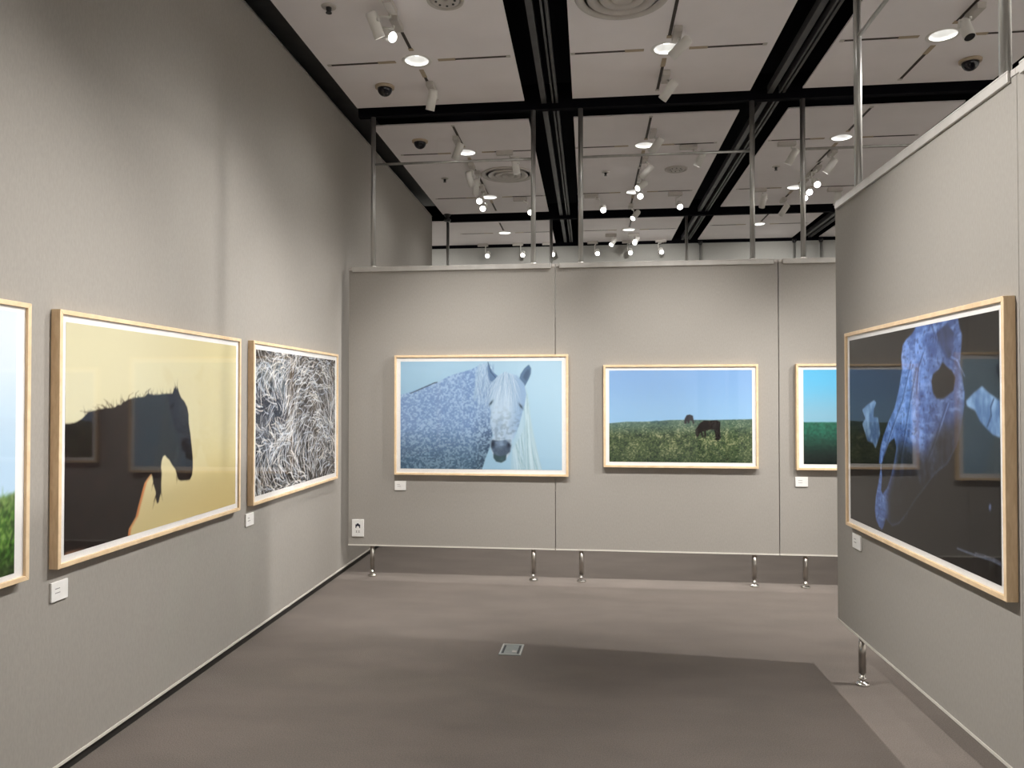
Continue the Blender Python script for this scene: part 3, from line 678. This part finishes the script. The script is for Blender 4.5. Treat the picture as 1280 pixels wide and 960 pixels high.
def sprinkler(label, x, y, s=1.):
    t = thing('ceiling_sprinkler', label, 'sprinkler', (x, y, ZC), 0, 'sprinkler heads in the ceiling')
    bm = BM(); lathe(bm, [(0, .042*s), (-.006, .04*s), (-.009, .026*s)], (0, 0, 0), (0, 0, 1), 28); obj('escutcheon', bm, M['offwhite'], t)
    bm = BM(); lathe(bm, [(-.008, .016*s), (-.028, .014*s), (-.034, .008*s), (-.04, .017*s), (-.043, .017*s)], (0, 0, 0), (0, 0, 1), 20); obj('nozzle', bm, M['black'], t)

def diffuser(label, x, y, r, rings=True):
    t = thing('ceiling_air_diffuser', label, 'air diffuser', (x, y, ZC), 0, 'round air diffusers in the ceiling')
    bm = BM(); lathe(bm, [(0, r*1.0), (-.012, r*.97), (-.016, r*.90), (-.006, r*.82), (.004, r*.8)], (0, 0, 0), (0, 0, 1), 48, close=(True, False)); obj('outer_ring', bm, M['offwhite'], t)
    for k, (a, b, z) in enumerate(((.74, .52, -.020), (.48, .28, -.026), (.24, .05, -.030)) if rings else ((.76, .1, -.010),)):
        bm = BM(); lathe(bm, [(-.002, r*a*.98), (z*.6, r*a), (z, r*(a - .03)), (z*.5, r*b), (-.001, r*b)], (0, 0, 0), (0, 0, 1), 48, close=(False, False)); obj('cone_ring', bm, M['offwhite'], t)
    if not rings:
        bm = BM()
        for k in range(8):
            a = k*math.pi/4; c, s = math.cos(a), math.sin(a)
            lathe(bm, [(0, .008), (.004, .008)], (c*r*.5, s*r*.5, -.014), (0, 0, 1), 8)
        obj('grille_hole', bm, M['black'], t)

def track(label, x0, y0, x1, y1, blank):
    """a slot from (x0,y0) to (x1,y1); the blank cover closes the end nearer the downlight"""
    L = math.hypot(x1 - x0, y1 - y0); rz = math.atan2(y1 - y0, x1 - x0)
    t = thing('ceiling_lighting_track', label, 'lighting track', (x0, y0, ZC), rz, 'slotted lighting tracks in the ceiling')
    bm = BM(); box(bm, blank, L, -.011, .011, -.003, 0); obj('slot', bm, M['slot'], t)
    bm = BM(); box(bm, L, L + .03, -.016, .016, -.004, 0); obj('end_cap', bm, M['offwhite'], t)
    if blank > .02:
        bm = BM(); box(bm, 0, blank, -.017, .017, -.0035, 0); obj('blank_cover', bm, M['beige'], t)

def spotlight(label, ad, p1, p2, dy=0., lit=True, along='y', group='white track spotlights', dark=False, size=1.):
    ax, ay = ad
    zt = ZC
    t = thing('track_spotlight', label, 'spotlight', (ax, ay, zt), 0, group)
    o = Vector((ax, ay, zt)); a = Vector(p1) - o; b = Vector(p2) - o
    c = (a + b)/2; d = b - a; d.y += dy; d.normalize()
    lx, ly = (.028, .085) if along == 'y' else (.085, .028)
    bm = BM(); box(bm, -lx, lx, -ly, ly, -.042, 0)
    obj('adapter', bm, M['offwhite'], t, bevel=.004)
    if c.z > -.10: c.z = -.10
    h = .082*size; r = .036*size
    back, front = c - d*h, c + d*h
    # yoke: a stem below the adapter and an arm to the side of the head
    bm = BM(); u = d.cross(Vector((0, 0, 1)))
    u = u.normalized() if u.length > .05 else Vector((1, 0, 0))
    top = Vector((max(-lx*.6, min(lx*.6, c.x)), max(-ly*.8, min(ly*.8, c.y)), -.042)); side_pt = c + u*(r + .006) - d*h*.25
    mid = Vector((side_pt.x, side_pt.y, (top.z + max(side_pt.z, top.z - .03))/2 - .004))
    rod(bm, top, Vector((top.x, top.y, mid.z)), .008, 10)
    if (mid - Vector((top.x, top.y, mid.z))).length > .002: rod(bm, Vector((top.x, top.y, mid.z)), mid, .007, 10)
    if (side_pt - mid).length > .002: rod(bm, mid, side_pt, .006, 10)
    lathe(bm, [(0, .011), (.012, .011)], side_pt + u*.006, -u, 14)
    obj('yoke', bm, M['white'], t)
    bm = BM(); lathe(bm, [(0, r*.55), (.004, r*.86), (.012, r*.97), (.02, r), (2*h, r), (2*h, r*.92), (2*h - .012, r*.90)], back, d, 28, close=(True, False))
    hd = obj('lamp_head', bm, M['white'], t)
    bm = BM(); lathe(bm, [(0, r*.9), (.003, r*.9)], back + d*(2*h - .012), d, 24); obj('lens', bm, M['lens'] if lit else M['black'], hd)
    return t, o + front, d

def lamp(pos, target, power, deg, blend=.5, parent=None, col=(1., .968, .925), rad=.03):
    l = bpy.data.lights.new('spot_lamp', 'SPOT'); l.energy = power; l.color = col
    l.spot_size = math.radians(deg); l.spot_blend = blend; l.shadow_soft_size = rad
    o = bpy.data.objects.new('spot_lamp', l); COL.objects.link(o)
    o.location = pos; o.rotation_euler = (Vector(target) - Vector(pos)).to_track_quat('-Z', 'Y').to_euler()
    return o
DOWNLIGHTS = [('downlight in the left ceiling panel nearest the camera', -1.270, 5.546), ('downlight in the middle near ceiling panel, half behind a spotlight', .556, 5.534),
      ('downlight in the right near ceiling panel beside the unlit spotlight', 2.437, 5.518),
      ('downlight behind the left panel crossbar, partly covered by a grey spotlight', -1.245, 7.70), ('downlight above the middle crossbar, half covered by a spotlight head', .552, 7.652),
      ('downlight right of the side partition end, above the right crossbar', 2.425, 7.619),
      ('downlight at the far end of the left middle-row ceiling panel', -1.239, 9.463), ('downlight at the far end of the middle ceiling panel behind the crossbar', .545, 9.398),
      ('downlight at the far end of the right ceiling panel behind the crossbar', 2.449, 9.379),
      ('downlight in the rearmost ceiling panel on the left', -1.276, 11.555), ('downlight in the rearmost ceiling panel at the centre', .593, 11.522), ('downlight in the rearmost ceiling panel on the right', 2.441, 11.337)]

def ceiling_fittings():
    dl = DOWNLIGHTS
    for lb, x, y in dl: downlight(lb, x, y)
    # slots run out in a cross from every downlight
    where = ['the near left downlight', 'the near middle downlight', 'the near right downlight', 'the left downlight behind the crossbar', 'the middle downlight behind the crossbar', 'the right downlight behind the crossbar',
             'the far left-panel downlight', 'the far middle-panel downlight', 'the far right-panel downlight', 'the rearmost left downlight', 'the rearmost central downlight', 'the rearmost right downlight']
    for k, (lb, x, y) in enumerate(dl):
        far = k >= 9
        segs = [('left of', x - (.16 if not far else .18), y, x - .655, y + .0105, .135), ('right of', x + .16, y, x + .67, y - .0105, .13)]
        if not far:
            front = k < 3
            y0 = y - .17; y1 = y - .70 if front else (y - .77 if k < 6 else y - 1.0)
            y2 = y + .15; y3 = y + .72 if k < 3 else (y + .75 if k < 6 else y + .68)
            segs += [('in front of', x, y0, x, y1, .04), ('behind', x, y2, x, y3, .14)]
        else: segs += [('in front of', x, y - .17, x, y - .68, .03)]
        for side_, xa, ya, xb, yb, bl in segs:
            track('slotted lighting track %s %s' % (side_, where[k]), xa, ya, xb, yb, bl)
    dome_camera('dark dome camera on the left near ceiling panel', -1.631, 5.981)
    dome_camera('dark dome camera behind the left pole of the cross row', -1.638, 7.297)
    dome_camera('dark dome camera above the side partition on the right', 2.817, 5.948)
    sprinkler('round sprinkler head near the top edge of the left ceiling panel', -1.652, 4.710, 1.15)
    sprinkler('small sprinkler head behind the left crossbar', -1.639, 8.592)
    sprinkler('small sprinkler head behind the middle crossbar, left of the spotlights', .186, 8.527)
    sprinkler('small sprinkler head between the right two tall poles', 2.020, 8.506)
    diffuser('large round air diffuser cut by the top edge of the picture', .210, 4.762, .30)
    diffuser('round air diffuser behind the left crossbar', -.903, 8.508, .305)
    diffuser('small flat round ceiling grille behind the middle crossbar', .951, 8.485, .125, False)
    diffuser('small beige round ceiling fitting cut by the top edge', -.895, 4.70, .12, False)
    # small black sensor on the far band
    x, y = -1.93, 10.30
    t = thing('ceiling_sensor', 'small black round sensor at the corner of the far black ceiling band', 'sensor', (x, y, ZC))
    bm = BM(); lathe(bm, [(0, .045), (-.02, .045), (-.024, .03), (-.05, .028), (-.075, .05), (-.095, .045), (-.10, .02)], (0, 0, 0), (0, 0, 1), 24); obj('housing', bm, M['black'], t)

    S = spotlight
    # near row, left panel
    S('white spotlight with its head cut by the top edge, left near panel', (-1.25, 4.70), (-1.383, 4.751, 4.03), (-1.352, 4.80, 3.985 - .05))
    S('white spotlight with bright lens turned right, near left panel', (-1.266, 4.93), (-1.374, 4.93, 3.985), (-1.292, 4.90, 3.928), -.03)
    S('white spotlight hanging before the black band on the left near panel', (-1.25, 5.99), (-1.237, 6.0, 3.991), (-1.27, 6.02, 3.87), .02)
    # near row, middle and right panels
    S('grey spotlight head covering part of the near middle downlight', (.601, 5.27), (.671, 5.284, 3.974), (.579, 5.29, 3.901), .05)
    S('bright white tilted spotlight on the near middle panel, below its downlight', (.593, 5.97), (.66, 5.977, 3.972), (.574, 5.985, 3.869), .06)
    S('unlit spotlight with black opening beside the near right downlight', (2.471, 5.15), (2.426, 5.18, 3.973), (2.43, 5.165, 3.863), -.045, lit=False)
    # middle row, left panel
    S('grey spotlight covering the left downlight behind the crossbar', (-1.269, 7.265), (-1.23, 7.265, 3.988), (-1.292, 7.29, 3.858), .02)
    S('white spotlight brightly lit on top, below the left crossbar', (-1.251, 8.10), (-1.295, 8.115, 3.975), (-1.26, 8.17, 3.827), .03)
    S('shaded white spotlight just behind the brightly lit one under the left crossbar', (-1.225, 8.40), (-1.252, 8.40, 3.94), (-1.26, 8.43, 3.831), .02)
    def ball(lb, ad, x, y, z, tx=0., group='lit spotlights facing the viewer', along='y'):
        d = Vector((tx, -.82, -.45)).normalized(); c = Vector((x, y, z))
        return S(lb, ad, c - d*.06, c + d*.1, 0., True, along, group)
    ball('upper of two glowing spotlights on the left ceiling panel', (-1.257, 8.93), -1.276, 8.93, 3.883)
    ball('lower of two glowing spotlights on the left ceiling panel', (-1.263, 9.15), -1.263, 9.12, 3.841)
    ball('glowing spotlight hidden behind the second tall pole', (-.86, 9.526), -.722, 9.526, 3.88, along='x')
    S('white spotlight hanging before the left round air diffuser', (-.85, 7.69), (-.754, 7.723, 3.975), (-.73, 7.74, 3.827), .02, along='x')
    # middle row, middle panel
    S('grey spotlight partly covering the middle downlight above the crossbar', (.601, 7.26), (.675, 7.276, 3.965), (.593, 7.28, 3.869), .06)
    S('bright white tilted spotlight just below the middle crossbar', (.582, 8.04), (.656, 8.052, 3.957), (.549, 8.06, 3.843), .07)
    S('grey spotlight with thin lit lens behind the bright tilted one', (.578, 8.72), (.632, 8.754, 3.969), (.56, 8.72, 3.907), -.03)
    ball('glowing spotlight on the middle panel track, between its two neighbours', (.587, 9.10), .597, 9.08, 3.93)
    S('white spotlight in front of the far black band at the centre', (.542, 10.02), (.646, 10.05, 3.967), (.563, 10.02, 3.853), -.06)
    ball('glowing spotlight at the far left of the middle ceiling panel', (.03, 9.465), .176, 9.465, 3.873, along='x')
    ball('glowing spotlight at the far right of the middle ceiling panel', (1.05, 9.47), 1.101, 9.492, 3.895, along='x')
    S('white spotlight on the right of the middle panel under the crossbar', (.985, 7.69), (1.138, 7.711, 3.983), (1.075, 7.73, 3.85), .02, along='x')
    # middle row, right panel
    S('grey spotlight left of the rightmost tall pole, high on the right panel', (1.93, 7.69), (2.029, 7.704, 3.976), (1.952, 7.73, 3.836), .03, along='x')
    S('white tilted spotlight right of the rightmost tall pole', (2.462, 8.02), (2.493, 8.034, 3.961), (2.414, 8.06, 3.84), .02)
    ball('nearest glowing spotlight of the row on the right panel', (2.469, 8.56), 2.451, 8.552, 3.87, -.1)
    ball('second glowing spotlight of the row on the right panel', (2.46, 8.80), 2.433, 8.78, 3.848, -.1)
    ball('third glowing spotlight of the right panel row, touching the tall pole', (2.46, 9.03), 2.441, 9.0, 3.838, -.1)
    S('white spotlight seen end on, right of the third tall pole near the far band', (2.03, 9.38), (2.092, 9.407, 3.955), (2.082, 9.46, 3.849), .03, along='x')
    S('white spotlight before the far band on the right panel', (2.44, 9.90), (2.49, 9.92, 3.962), (2.425, 9.96, 3.854), .03)
    S('spotlight just above the top end of the side partition', (2.93, 9.46), (2.973, 9.501, 3.975), (2.973, 9.53, 3.888), .02, along='x')
    # along the far wall
    for lb, u, w, du in (('first glowing spotlight along the far wall from the left', -1.92, 12.33, .09), ('second glowing spotlight along the far wall from the left', -1.345, 12.33, .09), ('third glowing spotlight on the far wall, beside the thin far pole', -.86, 12.33, .09),
                         ('fourth glowing spotlight along the far wall from the left', -.135, 12.33, .075), ('fifth glowing spotlight along the far wall from the left', .42, 12.33, .04), ('rightmost glowing spotlight along the far wall', .945, 12.33, .0)):
        x, y = W(u, w)
        ball(lb, (x, y), x + du, y - .03, 3.868, 0., 'glowing spotlights along the far wall', 'x')
    S('white spotlight on the rear panel left of the central far downlight', (.335, 11.80), (.40, 11.82, 3.965), (.345, 11.80, 3.88), -.05, along='x')
    S('white spotlight on the rear panel just below the central far downlight', (.68, 11.80), (.74, 11.82, 3.975), (.70, 11.80, 3.90), -.05, along='x')

LIGHT = 1.0
def lights():
    P = LIGHT
    # spots across the room onto the long wall
    lamp((.575, 5.25, 3.87), (-2.1, 3.75, .9), 430*P, 70, 1, rad=.015)
    lamp((.570, 5.98, 3.85), (-2.1, 5.60, .9), 330*P, 62, 1, rad=.015)
    lamp((.58, 3.40, 3.87), (-2.1, 1.9, .8), 430*P, 68, 1, rad=.015)
    lamp((4.15, 4.32, 3.87), (-.5, 4.7, .1), 600*P, 74, .6, rad=.05)
    # onto the side partition
    lamp((-1.28, 4.90, 3.91), (1.44, 3.95, 1.2), 1150*P, 84, 1, rad=.015)
    lamp((-1.28, 3.3, 3.88), (1.46, 2.3, 1.0), 640*P, 78, 1, rad=.015)
    # onto the cross row
    lamp((-1.05, 4.3, 3.88), (-1.05, 6.43, .55), 390*P, 62, 1, rad=.015)
    lamp((.65, 4.3, 3.88), (.66, 6.43, .55), 390*P, 62, 1, rad=.015)
    lamp((2.44, 4.4, 3.88), (2.2, 6.4, .55), 360*P, 62, 1, rad=.015)
    # the glowing ones further back face this way and light the back of the row
    for x, y in ((-1.27, 8.85), (-.72, 9.43), (.18, 9.37), (1.10, 9.39), (2.44, 8.5)):
        lamp((x, y, 3.83), (x, 6.3, .8), 160*P, 76, .8, rad=.02)
    # downlights
    for x in (-1.26, .556):
        for y in (-3.9, -2.2, 0., 1.65, 3.89): lamp((x, y, ZC - .01), (x, y, 0), 25*P, 140, 1, rad=.05, col=(1., .98, .94))
    for lb, x, y in DOWNLIGHTS: lamp((x, y, ZC + .05), (x, y, 0), (48 if y > 6.4 else 34)*P, 150, 1, rad=.05, col=(1., .98, .94))
    for x in (-1.0, .6, 2.4):
        x, y = W(x, 12.25); lamp((x, y, 3.8), (x, 9.5, 1.2), 160*P, 70, .6)
    for x in (-4.5, -2.6, -.8, 1.0, 2.8, 4.6): lamp((x, 10.9, 3.9), (x, 12.4, 2.4), 110*P, 120, 1)  # added wall washers without fittings, put in to brighten the far wall
    # added unseen washers on the pale outer walls; their bounce brightens the ceiling
    for y in (-3.6, -.2, 3.2, 6.6): lamp((4.9, y, 3.88), (7.6, y, 1.7), 700*P, 100, 1)
    for x in (-1.2, 1.4, 4.2): lamp((x, -3.4, 3.88), (x, -6, 1.7), 500*P, 100, 1)
    for x in (-6.2, -4.0): lamp((x, 11.4, 3.88), (-7.8, 11.4, 1.7), 500*P, 100, 1)

def camera():
    c = bpy.data.cameras.new('camera'); o = bpy.data.objects.new('camera', c); COL.objects.link(o)
    c.sensor_fit = 'HORIZONTAL'; c.sensor_width = 36; c.lens = 36*956.394/1280; c.clip_start = .05; c.clip_end = 60
    yaw, pitch, roll = .1006, .0162, -.0003
    f = Vector((-math.sin(yaw)*math.cos(pitch), math.cos(yaw)*math.cos(pitch), math.sin(pitch)))
    q = f.to_track_quat('-Z', 'Y'); o.rotation_euler = (q.to_matrix() @ Matrix.Rotation(roll, 3, 'Z')).to_euler()
    o.location = (0, 0, 1.55); SC.camera = o

def settings():
    w = bpy.data.worlds.new('world'); SC.world = w; w.use_nodes = True
    w.node_tree.nodes['Background'].inputs[0].default_value = (0, 0, 0, 1)
    v = SC.view_settings; v.view_transform = 'Standard'; v.look = 'None'; v.gamma = 1; v.exposure = EXPOSURE; v.use_curve_mapping = False
    SC.cycles.use_denoising = True; SC.cycles.max_bounces = 10; SC.cycles.diffuse_bounces = 6
    SC.cycles.sample_clamp_indirect = 6; SC.cycles.transparent_max_bounces = 16

EXPOSURE = 0.0
room(); partitions(); pictures(); floor_box(); ceiling_fittings(); lights(); camera(); settings()
